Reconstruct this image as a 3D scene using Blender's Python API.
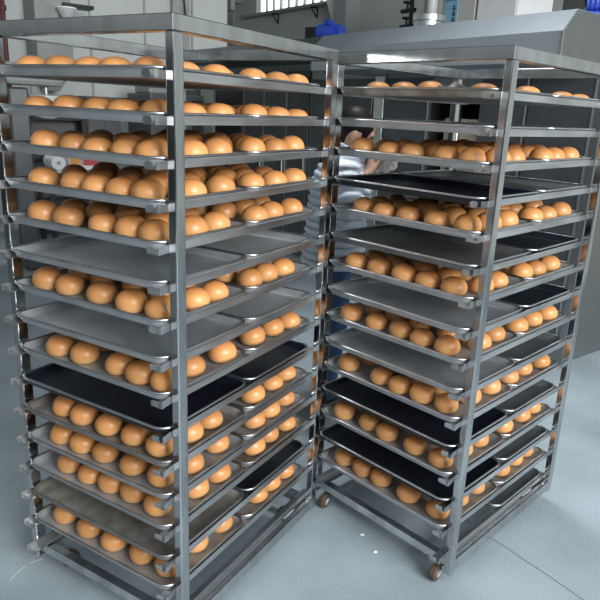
import bpy, bmesh, math, random
from mathutils import Vector, Matrix, noise

# ------------------------------------------------------------------ scene, camera, light
sc = bpy.context.scene
COL = sc.collection
for o in list(bpy.data.objects):
    bpy.data.objects.remove(o)
R = math.radians
rnd = random.Random(7)

CAM_H = 1.5488
cd = bpy.data.cameras.new('camera')
cd.sensor_width = 36.0
cd.lens = 618.757 * 36.0 / 600.0
cd.shift_x = -(311.03 - 300.0) / 600.0
cd.shift_y = -(300.0 - 285.58) / 600.0
cd.clip_start = 0.05
cam = bpy.data.objects.new('camera', cd)
COL.objects.link(cam)
pt, ro = R(-15.7755), R(2.6125)
fw = Vector((0, math.cos(pt), math.sin(pt)))
rt = Vector((1, 0, 0)); up = rt.cross(fw)
r2 = rt * math.cos(ro) + up * math.sin(ro)
u2 = up * math.cos(ro) - rt * math.sin(ro)
M = Matrix((r2, u2, -fw)).transposed().to_4x4()
M.translation = Vector((0, 0, CAM_H))
cam.matrix_world = M
sc.camera = cam

sc.view_settings.view_transform = 'Standard'
sc.view_settings.look = 'None'
sc.view_settings.gamma = 1.0
sc.view_settings.use_curve_mapping = False
sc.view_settings.exposure = 0.0

# oven frame: +X = depth behind the oven front, +Y = along the front towards the left
BS = 0.9627                                                         # hall scale
OC = Vector((1.31399 * BS, 3.65626 * BS, 0)); OA = math.atan2(0.60800956, 0.79392971)
ORX = Matrix.Translation(OC) @ Matrix.Rotation(OA, 4, 'Z') @ Matrix.Scale(BS, 4)

w = bpy.data.worlds.new('daylight'); sc.world = w; w.use_nodes = True
nt = w.node_tree; nt.nodes.clear()
wo = nt.nodes.new('ShaderNodeOutputWorld'); bg = nt.nodes.new('ShaderNodeBackground')
tc = nt.nodes.new('ShaderNodeTexCoord'); sp = nt.nodes.new('ShaderNodeSeparateXYZ')
rp = nt.nodes.new('ShaderNodeValToRGB')
rp.color_ramp.elements[0].position = 0.0; rp.color_ramp.elements[0].color = (0.30, 0.32, 0.33, 1)
rp.color_ramp.elements[1].position = 0.75; rp.color_ramp.elements[1].color = (0.93, 0.97, 1.0, 1)
nt.links.new(tc.outputs['Generated'], sp.inputs[0]); nt.links.new(sp.outputs['Z'], rp.inputs[0])
nt.links.new(rp.outputs[0], bg.inputs[0]); nt.links.new(bg.outputs[0], wo.inputs[0])
bg.inputs[1].default_value = 0.55

def area(name, loc, target, sx, sy, power, color):
    l = bpy.data.lights.new(name, 'AREA'); l.shape = 'RECTANGLE'; l.size = sx; l.size_y = sy
    l.energy = power; l.color = color
    if name.startswith('sky'): l.spread = R({'skylight_front': 115, 'sky_fill_rear': 80, 'sky_fill_aisle': 60}[name])   # narrowed beams keep overhead light off the left floor
    o = bpy.data.objects.new(name, l); COL.objects.link(o); o.location = loc
    o.rotation_euler = (Vector(target) - Vector(loc)).to_track_quat('-Z', 'Y').to_euler()
    return o
# daylight: one roof skylight, two added fill lamps, a window behind the camera and one on the right
def hall(e, f, z): return tuple(ORX @ Vector((e, f, z)))
area('skylight_front', hall(-3.0, -4.1, 4.95), hall(-3.0, -4.1, 0), 4.5, 2.6, 85, (0.88, 0.95, 1.0)).rotation_euler = (0, 0, OA)
area('sky_fill_rear', hall(0.2, 5.3, 4.95), hall(0.2, 5.3, 0), 3.4, 1.2, 26, (0.93, 0.98, 1.0)).rotation_euler = (0, 0, OA)  # added fill lamp under the closed ceiling, brightens the white panel wall
area('sky_fill_aisle', hall(-0.85, 0.4, 4.95), hall(-0.85, 0.4, 0), 0.6, 1.4, 20, (0.93, 0.98, 1.0)).rotation_euler = (0, 0, OA)  # added fill lamp, brightens the worker and the oven front
area('window_daylight_near', (-0.6, -3.6, 3.2), (0.2, 2.2, 0.8), 4.5, 2.0, 35, (0.93, 0.97, 1.0))
area('window_daylight_right', (3.7, -2.7, 3.2), (0.2, 2.0, 0.6), 3.4, 2.4, 660, (0.985, 0.99, 1.0))

# ------------------------------------------------------------------ materials
def mat(name, color, rough=0.5, metal=0.0, var=0.0, vscale=8.0, stretch=(1, 1, 1), bump=0.0, bscale=60.0,
        spots=None, spot_scale=30.0, spot_lo=0.55, spot_hi=0.7, rvar=0.0, emit=None, estr=0.0, trans=0.0, coat=0.0):
    m = bpy.data.materials.new(name); m.use_nodes = True
    t = m.node_tree; b = t.nodes['Principled BSDF']
    b.inputs['Roughness'].default_value = rough; b.inputs['Metallic'].default_value = metal
    b.inputs['Base Color'].default_value = (*color, 1)
    if trans: b.inputs['Transmission Weight'].default_value = trans
    if coat: b.inputs['Coat Weight'].default_value = coat; b.inputs['Coat Roughness'].default_value = 0.25
    co = t.nodes.new('ShaderNodeTexCoord'); mp = t.nodes.new('ShaderNodeMapping')
    mp.inputs['Scale'].default_value = stretch
    t.links.new(co.outputs['Object'], mp.inputs[0])
    last = None
    if var:
        n = t.nodes.new('ShaderNodeTexNoise'); n.inputs['Scale'].default_value = vscale; n.inputs['Detail'].default_value = 5
        t.links.new(mp.outputs[0], n.inputs['Vector'])
        r = t.nodes.new('ShaderNodeValToRGB')
        r.color_ramp.elements[0].position = 0.3; r.color_ramp.elements[1].position = 0.7
        r.color_ramp.elements[0].color = (*[c * (1 - var) for c in color], 1)
        r.color_ramp.elements[1].color = (*[min(1, c * (1 + var)) for c in color], 1)
        t.links.new(n.outputs['Fac'], r.inputs[0]); last = r.outputs[0]
        if rvar:
            mr = t.nodes.new('ShaderNodeMapRange')
            mr.inputs['To Min'].default_value = max(0.02, rough - rvar); mr.inputs['To Max'].default_value = rough + rvar
            t.links.new(n.outputs['Fac'], mr.inputs['Value']); t.links.new(mr.outputs[0], b.inputs['Roughness'])
    if spots:
        n2 = t.nodes.new('ShaderNodeTexNoise'); n2.inputs['Scale'].default_value = spot_scale; n2.inputs['Detail'].default_value = 6
        t.links.new(co.outputs['Object'], n2.inputs['Vector'])
        r2_ = t.nodes.new('ShaderNodeValToRGB'); r2_.color_ramp.elements[0].position = spot_lo; r2_.color_ramp.elements[1].position = spot_hi
        mx = t.nodes.new('ShaderNodeMix'); mx.data_type = 'RGBA'
        mx.inputs[6].default_value = (*color, 1); mx.inputs[7].default_value = (*spots, 1)
        t.links.new(n2.outputs['Fac'], r2_.inputs[0]); t.links.new(r2_.outputs[0], mx.inputs[0])
        if last: t.links.new(last, mx.inputs[6])
        last = mx.outputs[2]
    if last: t.links.new(last, b.inputs['Base Color'])
    if bump:
        n3 = t.nodes.new('ShaderNodeTexNoise'); n3.inputs['Scale'].default_value = bscale; n3.inputs['Detail'].default_value = 4
        t.links.new(mp.outputs[0], n3.inputs['Vector'])
        bp = t.nodes.new('ShaderNodeBump'); bp.inputs['Strength'].default_value = bump; bp.inputs['Distance'].default_value = 0.01
        t.links.new(n3.outputs['Fac'], bp.inputs['Height']); t.links.new(bp.outputs[0], b.inputs['Normal'])
    if emit:
        b.inputs['Emission Color'].default_value = (*emit, 1); b.inputs['Emission Strength'].default_value = estr
    return m

STEEL = mat('steel_frame', (0.54, 0.55, 0.555), 0.16, 1.0, var=0.22, vscale=5, stretch=(3, 3, 0.7), rvar=0.08, bump=0.05, bscale=9)
RAIL = mat('steel_runner', (0.58, 0.585, 0.59), 0.36, 1.0, var=0.22, vscale=7, stretch=(3, 0.6, 3), rvar=0.1, bump=0.08, bscale=12)
TRAY = mat('tray_aluminium', (0.43, 0.445, 0.455), 0.42, 0.5, var=0.18, vscale=6, rvar=0.1, bump=0.06, bscale=40)
TRAY_OLD = mat('tray_worn', (0.33, 0.31, 0.28), 0.48, 0.45, var=0.3, vscale=9, spots=(0.16, 0.125, 0.09), spot_scale=14, spot_lo=0.45, spot_hi=0.75, rvar=0.12)
TRAY_GREY = mat('tray_grey_coated', (0.17, 0.175, 0.18), 0.42, 0.5, var=0.2, vscale=7, rvar=0.1)
TRAY_BLACK = mat('tray_black_coated', (0.006, 0.007, 0.014), 0.38, 0.0, var=0.3, vscale=6)
RIM = mat('tray_rim', (0.62, 0.63, 0.64), 0.30, 1.0, var=0.15, vscale=12)
OVENM = mat('oven_steel', (0.27, 0.28, 0.285), 0.33, 0.85, var=0.1, vscale=2.5, stretch=(1, 1, 0.3), rvar=0.06)
HOODM = mat('hood_steel', (0.40, 0.44, 0.48), 0.5, 0.7, var=0.06, vscale=3)
DARKM = mat('dark_panel', (0.10, 0.105, 0.11), 0.42, 0.5, var=0.15, vscale=3)
SEAM = mat('seam_trim', (0.62, 0.64, 0.64), 0.3, 1.0, var=0.1)
BLACK = mat('black_paint', (0.012, 0.013, 0.014), 0.5, var=0.2)
WALLM = mat('wall_paint', (0.52, 0.55, 0.53), 0.8, var=0.05, vscale=1.5)
DIMWALL = mat('dim_wall_paint', (0.06, 0.066, 0.07), 0.8, var=0.1, vscale=1.0)
PANELM = mat('white_wall_panel', (0.50, 0.535, 0.52), 0.6, var=0.03, vscale=1.2)
GREYP = mat('grey_paint', (0.30, 0.32, 0.31), 0.55, var=0.1)
WHITEP = mat('white_enamel', (0.78, 0.80, 0.80), 0.4, var=0.04)
CREAM = mat('cream_board', (0.66, 0.56, 0.38), 0.6, var=0.1)
BLUE = mat('blue_enamel', (0.02, 0.06, 0.45), 0.3, var=0.2, coat=0.4)
RUBBER = mat('caster_tread', (0.07, 0.045, 0.025), 0.55, var=0.3, vscale=30)
PIPEM = mat('dark_red_pipe', (0.12, 0.03, 0.025), 0.5, var=0.2)
GLASSW = mat('bright_pane', (0.8, 0.85, 0.88), 0.3, emit=(0.92, 0.97, 1.0), estr=2.2)
SIGNB = mat('sign_blue', (0.22, 0.42, 0.56), 0.4, var=0.1)
SIGND = mat('sign_teal', (0.03, 0.22, 0.33), 0.4, var=0.1)
CARTON = mat('printed_carton', (0.72, 0.70, 0.66), 0.6, var=0.06)
REDP = mat('red_print', (0.50, 0.06, 0.07), 0.6, var=0.1)
ORANGEP = mat('orange_print', (0.68, 0.33, 0.10), 0.6, var=0.1)
PAPER = mat('parchment', (0.62, 0.60, 0.55), 0.7, var=0.12, vscale=30)
TAPE = mat('pale_scrap', (0.5, 0.52, 0.52), 0.7, var=0.1)
SKIN = mat('skin', (0.56, 0.33, 0.23), 0.5, var=0.08, vscale=20)
HAIRM = mat('black_hair', (0.008, 0.007, 0.008), 0.5, var=0.3, vscale=40, stretch=(1, 1, 0.2), bump=0.2, bscale=80)
HAIRM.node_tree.nodes['Principled BSDF'].inputs['Specular IOR Level'].default_value = 0.15
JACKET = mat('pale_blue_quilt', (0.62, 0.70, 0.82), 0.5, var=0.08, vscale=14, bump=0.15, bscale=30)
def quilt_shading(m):  # shade between the puffed bands, put into the colour as darker seam lines
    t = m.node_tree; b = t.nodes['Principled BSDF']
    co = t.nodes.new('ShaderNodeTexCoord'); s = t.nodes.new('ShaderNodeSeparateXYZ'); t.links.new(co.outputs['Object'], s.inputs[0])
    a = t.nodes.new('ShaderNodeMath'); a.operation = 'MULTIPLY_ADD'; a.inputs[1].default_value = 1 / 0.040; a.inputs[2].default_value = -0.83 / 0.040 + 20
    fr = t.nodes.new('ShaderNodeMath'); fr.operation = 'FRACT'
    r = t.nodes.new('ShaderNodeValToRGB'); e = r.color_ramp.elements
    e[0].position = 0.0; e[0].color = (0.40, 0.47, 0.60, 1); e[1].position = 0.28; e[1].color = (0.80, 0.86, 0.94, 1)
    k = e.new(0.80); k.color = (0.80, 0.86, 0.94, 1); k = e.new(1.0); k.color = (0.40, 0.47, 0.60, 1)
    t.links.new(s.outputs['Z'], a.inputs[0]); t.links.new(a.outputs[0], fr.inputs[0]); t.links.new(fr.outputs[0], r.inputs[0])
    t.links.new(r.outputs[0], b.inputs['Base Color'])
quilt_shading(JACKET)
JEANS = mat('blue_denim', (0.06, 0.12, 0.26), 0.8, var=0.25, vscale=60)
SHOE = mat('dark_shoe', (0.03, 0.03, 0.035), 0.6, var=0.2)
CLEARBAG = mat('crinkled_plastic', (0.85, 0.76, 0.68), 0.3, trans=0.12, bump=0.9, bscale=45, var=0.08)

def bun_material():
    m = bpy.data.materials.new('bun_crust'); m.use_nodes = True
    t = m.node_tree; b = t.nodes['Principled BSDF']
    co = t.nodes.new('ShaderNodeTexCoord'); s = t.nodes.new('ShaderNodeSeparateXYZ')
    at = t.nodes.new('ShaderNodeAttribute'); at.attribute_name = 'crust'; t.links.new(at.outputs['Vector'], s.inputs[0])
    inf = t.nodes.new('ShaderNodeObjectInfo')
    n = t.nodes.new('ShaderNodeTexNoise'); n.inputs['Scale'].default_value = 26; n.inputs['Detail'].default_value = 4
    t.links.new(co.outputs['Object'], n.inputs['Vector'])
    a1 = t.nodes.new('ShaderNodeMath'); a1.operation = 'MULTIPLY_ADD'   # z*14 + noise term
    a1.inputs[1].default_value = 13.0
    a2 = t.nodes.new('ShaderNodeMath'); a2.operation = 'MULTIPLY_ADD'; a2.inputs[1].default_value = 0.30; a2.inputs[2].default_value = -0.15
    t.links.new(n.outputs['Fac'], a2.inputs[0]); t.links.new(s.outputs['Z'], a1.inputs[0]); t.links.new(a2.outputs[0], a1.inputs[2])
    r = t.nodes.new('ShaderNodeValToRGB'); e = r.color_ramp.elements
    e[0].position = 0.0; e[0].color = (0.70, 0.42, 0.19, 1)
    e[1].position = 0.85; e[1].color = (0.55, 0.215, 0.062, 1)
    k = e.new(0.35); k.color = (0.64, 0.31, 0.11, 1)
    t.links.new(a1.outputs[0], r.inputs[0])
    hv = t.nodes.new('ShaderNodeHueSaturation')
    mr = t.nodes.new('ShaderNodeMapRange'); mr.inputs['To Min'].default_value = 0.82; mr.inputs['To Max'].default_value = 1.12
    t.links.new(inf.outputs['Random'], mr.inputs['Value']); t.links.new(mr.outputs[0], hv.inputs['Value'])
    t.links.new(r.outputs[0], hv.inputs['Color']); t.links.new(hv.outputs[0], b.inputs['Base Color'])
    b.inputs['Roughness'].default_value = 0.38
    n3 = t.nodes.new('ShaderNodeTexNoise'); n3.inputs['Scale'].default_value = 70
    t.links.new(co.outputs['Object'], n3.inputs['Vector'])
    bp = t.nodes.new('ShaderNodeBump'); bp.inputs['Strength'].default_value = 0.12; bp.inputs['Distance'].default_value = 0.004
    t.links.new(n3.outputs['Fac'], bp.inputs['Height']); t.links.new(bp.outputs[0], b.inputs['Normal'])
    return m
BUN = bun_material()

def floor_material():
    m = bpy.data.materials.new('concrete_floor'); m.use_nodes = True
    t = m.node_tree; b = t.nodes['Principled BSDF']
    co = t.nodes.new('ShaderNodeTexCoord')
    n1 = t.nodes.new('ShaderNodeTexNoise'); n1.inputs['Scale'].default_value = 1.6; n1.inputs['Detail'].default_value = 8
    n2 = t.nodes.new('ShaderNodeTexNoise'); n2.inputs['Scale'].default_value = 130; n2.inputs['Detail'].default_value = 3
    t.links.new(co.outputs['Object'], n1.inputs['Vector']); t.links.new(co.outputs['Object'], n2.inputs['Vector'])
    mx = t.nodes.new('ShaderNodeMath'); mx.operation = 'MULTIPLY_ADD'; mx.inputs[1].default_value = 0.45
    t.links.new(n2.outputs['Fac'], mx.inputs[0]); t.links.new(n1.outputs['Fac'], mx.inputs[2])
    r = t.nodes.new('ShaderNodeValToRGB'); e = r.color_ramp.elements
    e[0].position = 0.48; e[0].color = (0.19, 0.232, 0.252, 1); e[1].position = 0.98; e[1].color = (0.37, 0.435, 0.47, 1)
    t.links.new(mx.outputs[0], r.inputs[0]); t.links.new(r.outputs[0], b.inputs['Base Color'])
    b.inputs['Roughness'].default_value = 0.42
    bp = t.nodes.new('ShaderNodeBump'); bp.inputs['Strength'].default_value = 0.08; bp.inputs['Distance'].default_value = 0.004
    t.links.new(n2.outputs['Fac'], bp.inputs['Height']); t.links.new(bp.outputs[0], b.inputs['Normal'])
    return m
FLOORM = floor_material()

# ------------------------------------------------------------------ mesh helpers
def box(bm, x0, x1, y0, y1, z0, z1, bev=0.0):
    n = bmesh.new()
    vs = [n.verts.new((x, y, z)) for z in (z0, z1) for y in (y0, y1) for x in (x0, x1)]
    for f in ((0, 2, 3, 1), (4, 5, 7, 6), (0, 1, 5, 4), (2, 6, 7, 3), (0, 4, 6, 2), (1, 3, 7, 5)):
        n.faces.new([vs[i] for i in f])
    if bev:
        bmesh.ops.bevel(n, geom=list(n.edges), offset=bev, segments=2, affect='EDGES', profile=0.5)
    merge(bm, n)

def merge(bm, other):
    me = bpy.data.meshes.new('tmp'); other.to_mesh(me); other.free()
    bm.from_mesh(me); bpy.data.meshes.remove(me)

def loft(bm, rings, closed=False, cap=True):
    """rings: lists of points, all the same count"""
    vr = [[bm.verts.new(p) for p in rg] for rg in rings]
    k = len(rings[0]); n = len(vr)
    for i in range(n if closed else n - 1):
        a, b = vr[i], vr[(i + 1) % n]
        for j in range(k):
            bm.faces.new((a[j], a[(j + 1) % k], b[(j + 1) % k], b[j]))
    if cap and not closed:
        bm.faces.new(list(reversed(vr[0]))); bm.faces.new(vr[-1])

def tube(bm, pts, r, seg=10, closed=False, r_end=None):
    pts = [Vector(p) for p in pts]; n = len(pts); rings = []
    ref = None
    for i, p in enumerate(pts):
        if closed: t = pts[(i + 1) % n] - pts[i - 1]
        else: t = pts[min(i + 1, n - 1)] - pts[max(i - 1, 0)]
        t.normalize()
        if ref is None:
            ref = Vector((0, 0, 1)) if abs(t.z) < 0.9 else Vector((1, 0, 0))
        u = (ref - t * ref.dot(t)).normalized(); v = t.cross(u)
        rr = r[i] if isinstance(r, (list, tuple)) else r
        ra, rb = rr if isinstance(rr, tuple) else (rr, rr)
        rings.append([p + u * (math.cos(2 * math.pi * j / seg) * ra) + v * (math.sin(2 * math.pi * j / seg) * rb) for j in range(seg)])
    loft(bm, rings, closed)

def lathe(bm, prof, seg=24, center=(0, 0), sx=1, sy=1):
    rings = []
    for (r, z) in prof:
        rings.append([(center[0] + sx * r * math.cos(2 * math.pi * j / seg), center[1] + sy * r * math.sin(2 * math.pi * j / seg), z) for j in range(seg)])
    loft(bm, rings)

def extrude_xz(bm, prof, y0, y1):
    loft(bm, [[(x, y0, z) for x, z in prof], [(x, y1, z) for x, z in prof]])

def obj(name, bm, m, parent=None, smooth=False, loc=None):
    bmesh.ops.recalc_face_normals(bm, faces=bm.faces)
    me = bpy.data.meshes.new(name); bm.to_mesh(me); bm.free()
    for mm in (m if isinstance(m, (list, tuple)) else [m]): me.materials.append(mm)
    if smooth:
        for p in me.polygons: p.use_smooth = True
    o = bpy.data.objects.new(name, me); COL.objects.link(o)
    if parent: o.parent = parent
    if loc: o.location = loc
    return o

def soft(o, ang=40):
    me = o.data
    for p in me.polygons: p.use_smooth = True
    me.set_sharp_from_angle(angle=R(ang))
    return o

def tag(o, label, cat, group=None):
    o['label'] = label; o['category'] = cat
    if group: o['group'] = group
    return o

def thing(name, label, cat, loc=(0, 0, 0), rz=0.0, group=None):
    o = bpy.data.objects.new(name, None); COL.objects.link(o)
    o.location = loc; o.rotation_euler = (0, 0, rz); o.empty_display_size = 0.1
    return tag(o, label, cat, group)

def struct(name, bm, m, in_oven_frame=True):
    o = obj(name, bm, m); o['kind'] = 'structure'
    if in_oven_frame: o.matrix_world = ORX
    return o

def oven_pt(e, f, z=0.0):
    return ORX @ Vector((e, f, z))

# ------------------------------------------------------------------ the hall
b = bmesh.new(); box(b, -9.0, 3.6, -7.5, 13.0, -0.1, 0.0); struct('floor', b, FLOORM)
# wall behind the ovens with a long high window
b = bmesh.new()
box(b, 3.6, 3.8, -7.5, 13.0, 0.0, 3.35)
box(b, 3.6, 3.8, -6.0, 6.75, 3.35, 5.0)
box(b, 3.6, 3.8, 9.0, 13.0, 3.35, 5.0)
box(b, 3.6, 3.8, 6.75, 9.0, 4.75, 5.0)
struct('wall_back', b, WALLM)
b = bmesh.new(); box(b, 3.69, 3.70, 6.75, 9.0, 3.35, 4.75); win = struct('window_1', b, GLASSW)
b = bmesh.new()
for k in range(10):
    y = 6.75 + k * 0.245
    box(b, 3.63, 3.68, y - 0.014, y + 0.014, 3.35, 4.75)
box(b, 3.63, 3.68, 6.75, 9.0, 3.35, 3.39); box(b, 3.63, 3.68, 6.75, 9.0, 4.05, 4.08)
obj('window_frame', b, GREYP, win)
b = bmesh.new(); box(b, 3.44, 3.62, 6.5, 9.35, 3.30, 3.345, 0.006); struct('trim_1', b, GREYP)
for i, y in enumerate((8.22, 7.03)):                                # brackets under the sill
    br = thing('sill_bracket', ['dark triangular steel bracket under the high window sill, the left one', 'dark triangular steel bracket under the high window sill, the right one'][i],
               'bracket', oven_pt(3.6, y, 3.14), OA, 'brackets under the window sill')
    b = bmesh.new(); tube(b, [(-0.005, 0, 0.0), (-0.145, 0, 0.145)], 0.012, 8); obj('brace', b, BLACK, br)
    b = bmesh.new(); box(b, -0.155, 0.0, -0.012, 0.012, 0.142, 0.158); obj('top_bar', b, BLACK, br)
    b = bmesh.new(); box(b, -0.014, 0.0, -0.012, 0.012, -0.01, 0.15); obj('wall_plate', b, BLACK, br)
b = bmesh.new(); box(b, 3.32, 3.6, 5.93, 6.22, 0, 5.0); struct('trim_2', b, mat('column_paint', (0.36, 0.39, 0.39), 0.6, var=0.05))
b = bmesh.new(); box(b, 3.2, 3.3, 9.3, 9.85, 3.42, 4.3, 0.01); box(b, 3.3, 3.6, 9.5, 9.62, 3.6, 3.7)
t_ = thing('electric_box', 'dark grey electric box high on the back wall left of the window', 'electric box', oven_pt(0, 0, 0), OA)
obj('casing', b, GREYP, t_)
b = bmesh.new(); tube(b, [(3.42, 9.55, 3.42), (3.42, 9.55, 3.0), (3.5, 9.55, 2.2)], 0.05, 10); obj('conduit', b, GREYP, t_)
t_.location = oven_pt(3.3, 9.55, 3.42)
for ch in t_.children: ch.location = (-3.3, -9.55, -3.42)
# end wall of white panels on the left
b = bmesh.new(); box(b, -9.0, 0.85, 6.2, 6.35, 0.0, 5.0); struct('wall_left', b, PANELM)
b = bmesh.new(); box(b, 0.85, 1.38, 6.18, 6.42, 0.0, 5.0, 0.01); struct('trim_3', b, PANELM)
b = bmesh.new()
for e in (-1.30, -0.55, 0.16, 0.84): box(b, e - 0.012, e + 0.012, 6.185, 6.2, 0.0, 5.0)
struct('trim_4', b, GREYP)
b = bmesh.new(); box(b, 0.52, 0.76, 6.1, 6.2, 0.0, 5.0, 0.008); struct('trim_5', b, GREYP)
# walls out of view that the steel mirrors
b = bmesh.new(); box(b, -9.2, -9.0, -7.5, 6.35, 0.0, 2.35); struct('wall_near', b, DIMWALL)
b = bmesh.new(); box(b, -9.2, -9.0, -7.5, 6.35, 2.35, 5.0); struct('trim_7', b, mat('upper_wall_white', (0.75, 0.78, 0.78), 0.7, var=0.05, vscale=1.0))
b = bmesh.new(); box(b, -9.0, 3.6, -7.7, -7.5, 0.0, 5.0); struct('wall_right', b, DIMWALL)

b = bmesh.new(); box(b, -9.2, 3.8, -7.7, 13.0, 5.0, 5.15); struct('ceiling', b, mat('ceiling_paint', (0.30, 0.32, 0.32), 0.9, var=0.05))

t_ = thing('drain_pipe', 'thin dark red vertical pipe on the white panel wall at far left', 'pipe', oven_pt(-1.56, 6.1), OA)
b = bmesh.new(); tube(b, [(0, 0, 0), (0, 0, 4.6)], 0.028, 12); obj('pipe', b, PIPEM, t_, True)
for z in (0.6, 1.95, 2.55, 3.4):
    b = bmesh.new(); lathe(b, [(0.04, z), (0.042, z + 0.005), (0.042, z + 0.05), (0.04, z + 0.055)], 14); obj('clamp', b, PIPEM, t_)
t_ = thing('hanging_cable', 'loose black cable hanging beside the grey column behind left rack', 'cable', oven_pt(0.62, 6.06), OA)
b = bmesh.new(); tube(b, [(0.0 + 0.05 * math.sin(k * 0.9), 0.02 * math.cos(k), 4.2 - k * 0.16) for k in range(12)], 0.012, 8); obj('cable', b, BLACK, t_, True)

# ------------------------------------------------------------------ ovens behind the racks
ov = thing('tunnel_oven', 'long stainless steel oven with sloped hood edge behind right rack', 'oven', OC, OA)
FE = 0.55                                                           # oven front, set back under its hood
b = bmesh.new()
box(b, FE, 2.2, 0.0, 0.94, 0.0, 1.98); box(b, FE, 2.2, 1.42, 3.0, 0.0, 1.98)
box(b, FE, 2.2, 0.94, 1.42, 0.0, 1.05); box(b, FE, 2.2, 0.94, 1.42, 1.80, 1.98)
obj('body', b, OVENM, ov)
b = bmesh.new(); box(b, 1.5, 1.6, 0.94, 1.42, 1.05, 1.80); box(b, FE, 1.6, 0.94, 0.943, 1.05, 1.80); box(b, FE, 1.6, 1.417, 1.42, 1.05, 1.80)
box(b, FE, 1.6, 0.94, 1.42, 1.05, 1.053); box(b, FE, 1.6, 0.94, 1.42, 1.797, 1.80)
obj('chamber', b, BLACK, ov)
b = bmesh.new(); box(b, 0.62, 0.66, 0.96, 1.33, 1.053, 1.60, 0.01); obj('chamber_board', b, CREAM, ov)
b = bmesh.new(); tube(b, [(0.575, 1.165, 1.053), (0.575, 1.165, 1.797)], 0.030, 14); obj('chamber_post', b, SEAM, ov, True)
b = bmesh.new(); extrude_xz(b, [(0.0, 1.93), (0.0, 2.093), (0.115, 2.215), (2.2, 2.215), (2.2, 1.93)], 0.0, 2.3); obj('hood', b, [HOODM], ov)
b = bmesh.new(); box(b, -0.004, 0.004, -0.008, 0.006, 1.935, 2.09); obj('edge_trim', b, SEAM, ov)
b = bmesh.new(); box(b, FE - 0.03, FE, 1.945, 2.065, 0.1, 1.92, 0.004); obj('light_post', b, SEAM, ov)
for (f0, f1) in ((0.05, 0.52), (0.535, 0.93), (1.43, 1.92), (2.09, 2.50), (2.52, 2.98)):
    b = bmesh.new(); box(b, FE - 0.018, FE, f0, f1, 0.12, 1.90, 0.004); pn = obj('door_panel', b, DARKM, ov)
    b = bmesh.new(); box(b, FE - 0.022, FE - 0.018, f0 + 0.004, f0 + 0.012, 0.14, 1.88); obj('panel_edge', b, SEAM, pn)
ENDP = mat('end_panel_steel', (0.20, 0.215, 0.205), 0.38, 0.75, var=0.06, vscale=2, stretch=(1, 1, 0.2))
b = bmesh.new(); box(b, FE + 0.03, 2.17, -0.006, 0.0, 0.06, 1.93, 0.002); obj('end_panel', b, ENDP, ov)
b = bmesh.new(); extrude_xz(b, [(0.004, 1.934), (0.004, 2.09), (0.117, 2.211), (2.19, 2.211), (2.19, 1.934)], -0.006, 0.0); obj('hood_end', b, ENDP, ov)

o2 = thing('proofer_cabinet', 'dark steel proofer cabinet with tall doors behind left rack', 'cabinet', oven_pt(0, 0), OA)
b = bmesh.new(); box(b, FE + 0.02, 2.0, 3.02, 5.85, 0.0, 2.17, 0.01); obj('body', b, GREYP, o2)
b = bmesh.new(); extrude_xz(b, [(0.0, 2.05), (0.0, 2.10), (0.12, 2.21), (0.9, 2.21), (0.9, 2.05)], 2.32, 4.75); obj('canopy', b, mat('dark_canopy', (0.11, 0.12, 0.115), 0.5, 0.5, var=0.06), o2)
for k, (f0, f1) in enumerate(((3.05, 3.42), (3.44, 3.86), (3.88, 4.28), (4.36, 4.98), (5.04, 5.38), (5.42, 5.82))):
    b = bmesh.new(); box(b, FE - 0.004, FE + 0.02, f0, f1, 0.1, 1.98, 0.004); pn = obj('door', b, BLACK if k == 3 else DARKM if k != 4 else GREYP, o2)
    b = bmesh.new(); box(b, FE - 0.03, FE - 0.004, f0 + 0.02, f0 + 0.035, 0.9, 1.2, 0.003); obj('handle', b, SEAM, pn)
for (f0, f1) in ((3.425, 3.437), (3.865, 3.877)):
    b = bmesh.new(); box(b, FE - 0.006, FE + 0.02, f0, f1, 0.1, 2.0); obj('edge_trim', b, SEAM, o2)

def rebase(t, e, f, z=0.0):
    """move an Empty to its thing's base, parts staying where they are"""
    t.location = oven_pt(e, f, z)
    for ch in t.children: ch.location = (-e, -f, -z)
rebase(ov, 1.1, 1.5); rebase(o2, 1.2, 4.4)

def motor(e, f, z, rz, label, s=1.0):
    t = thing('electric_motor', label, 'motor', oven_pt(e, f, z), OA + rz, 'blue motors on top of the ovens')
    b = bmesh.new(); box(b, -0.07 * s, 0.07 * s, -0.05 * s, 0.05 * s, 0, 0.02 * s); obj('foot', b, BLUE, t)
    b = bmesh.new(); rings = []
    for k in range(15):
        r = (0.066 if k % 2 else 0.070) * s
        x = (-0.09 + 0.18 * k / 14) * s
        rings.append([(x, r * math.cos(a * math.pi / 9), 0.085 * s + r * math.sin(a * math.pi / 9)) for a in range(18)])
    loft(b, rings); obj('housing', b, BLUE, t)
    b = bmesh.new(); tube(b, [(0.09 * s, 0, 0.085 * s), (0.15 * s, 0, 0.085 * s)], 0.06 * s, 16); obj('fan_cover', b, BLUE, t, False)
    b = bmesh.new(); box(b, -0.03 * s, 0.04 * s, -0.035 * s, 0.035 * s, 0.15 * s, 0.19 * s, 0.006); obj('terminal_box', b, BLUE, t)
    b = bmesh.new(); box(b, -0.22 * s, -0.09 * s, -0.05 * s, 0.05 * s, 0.02 * s, 0.13 * s, 0.008); obj('gearbox', b, BLACK, t)
motor(0.42, 2.63, 2.21, R(-70), 'blue motor with black gearbox on cabinet top, centre of the photo')
motor(0.42, 0.03, 2.215, R(-60), 'blue motor on the oven hood at top right corner', 1.0)

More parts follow.
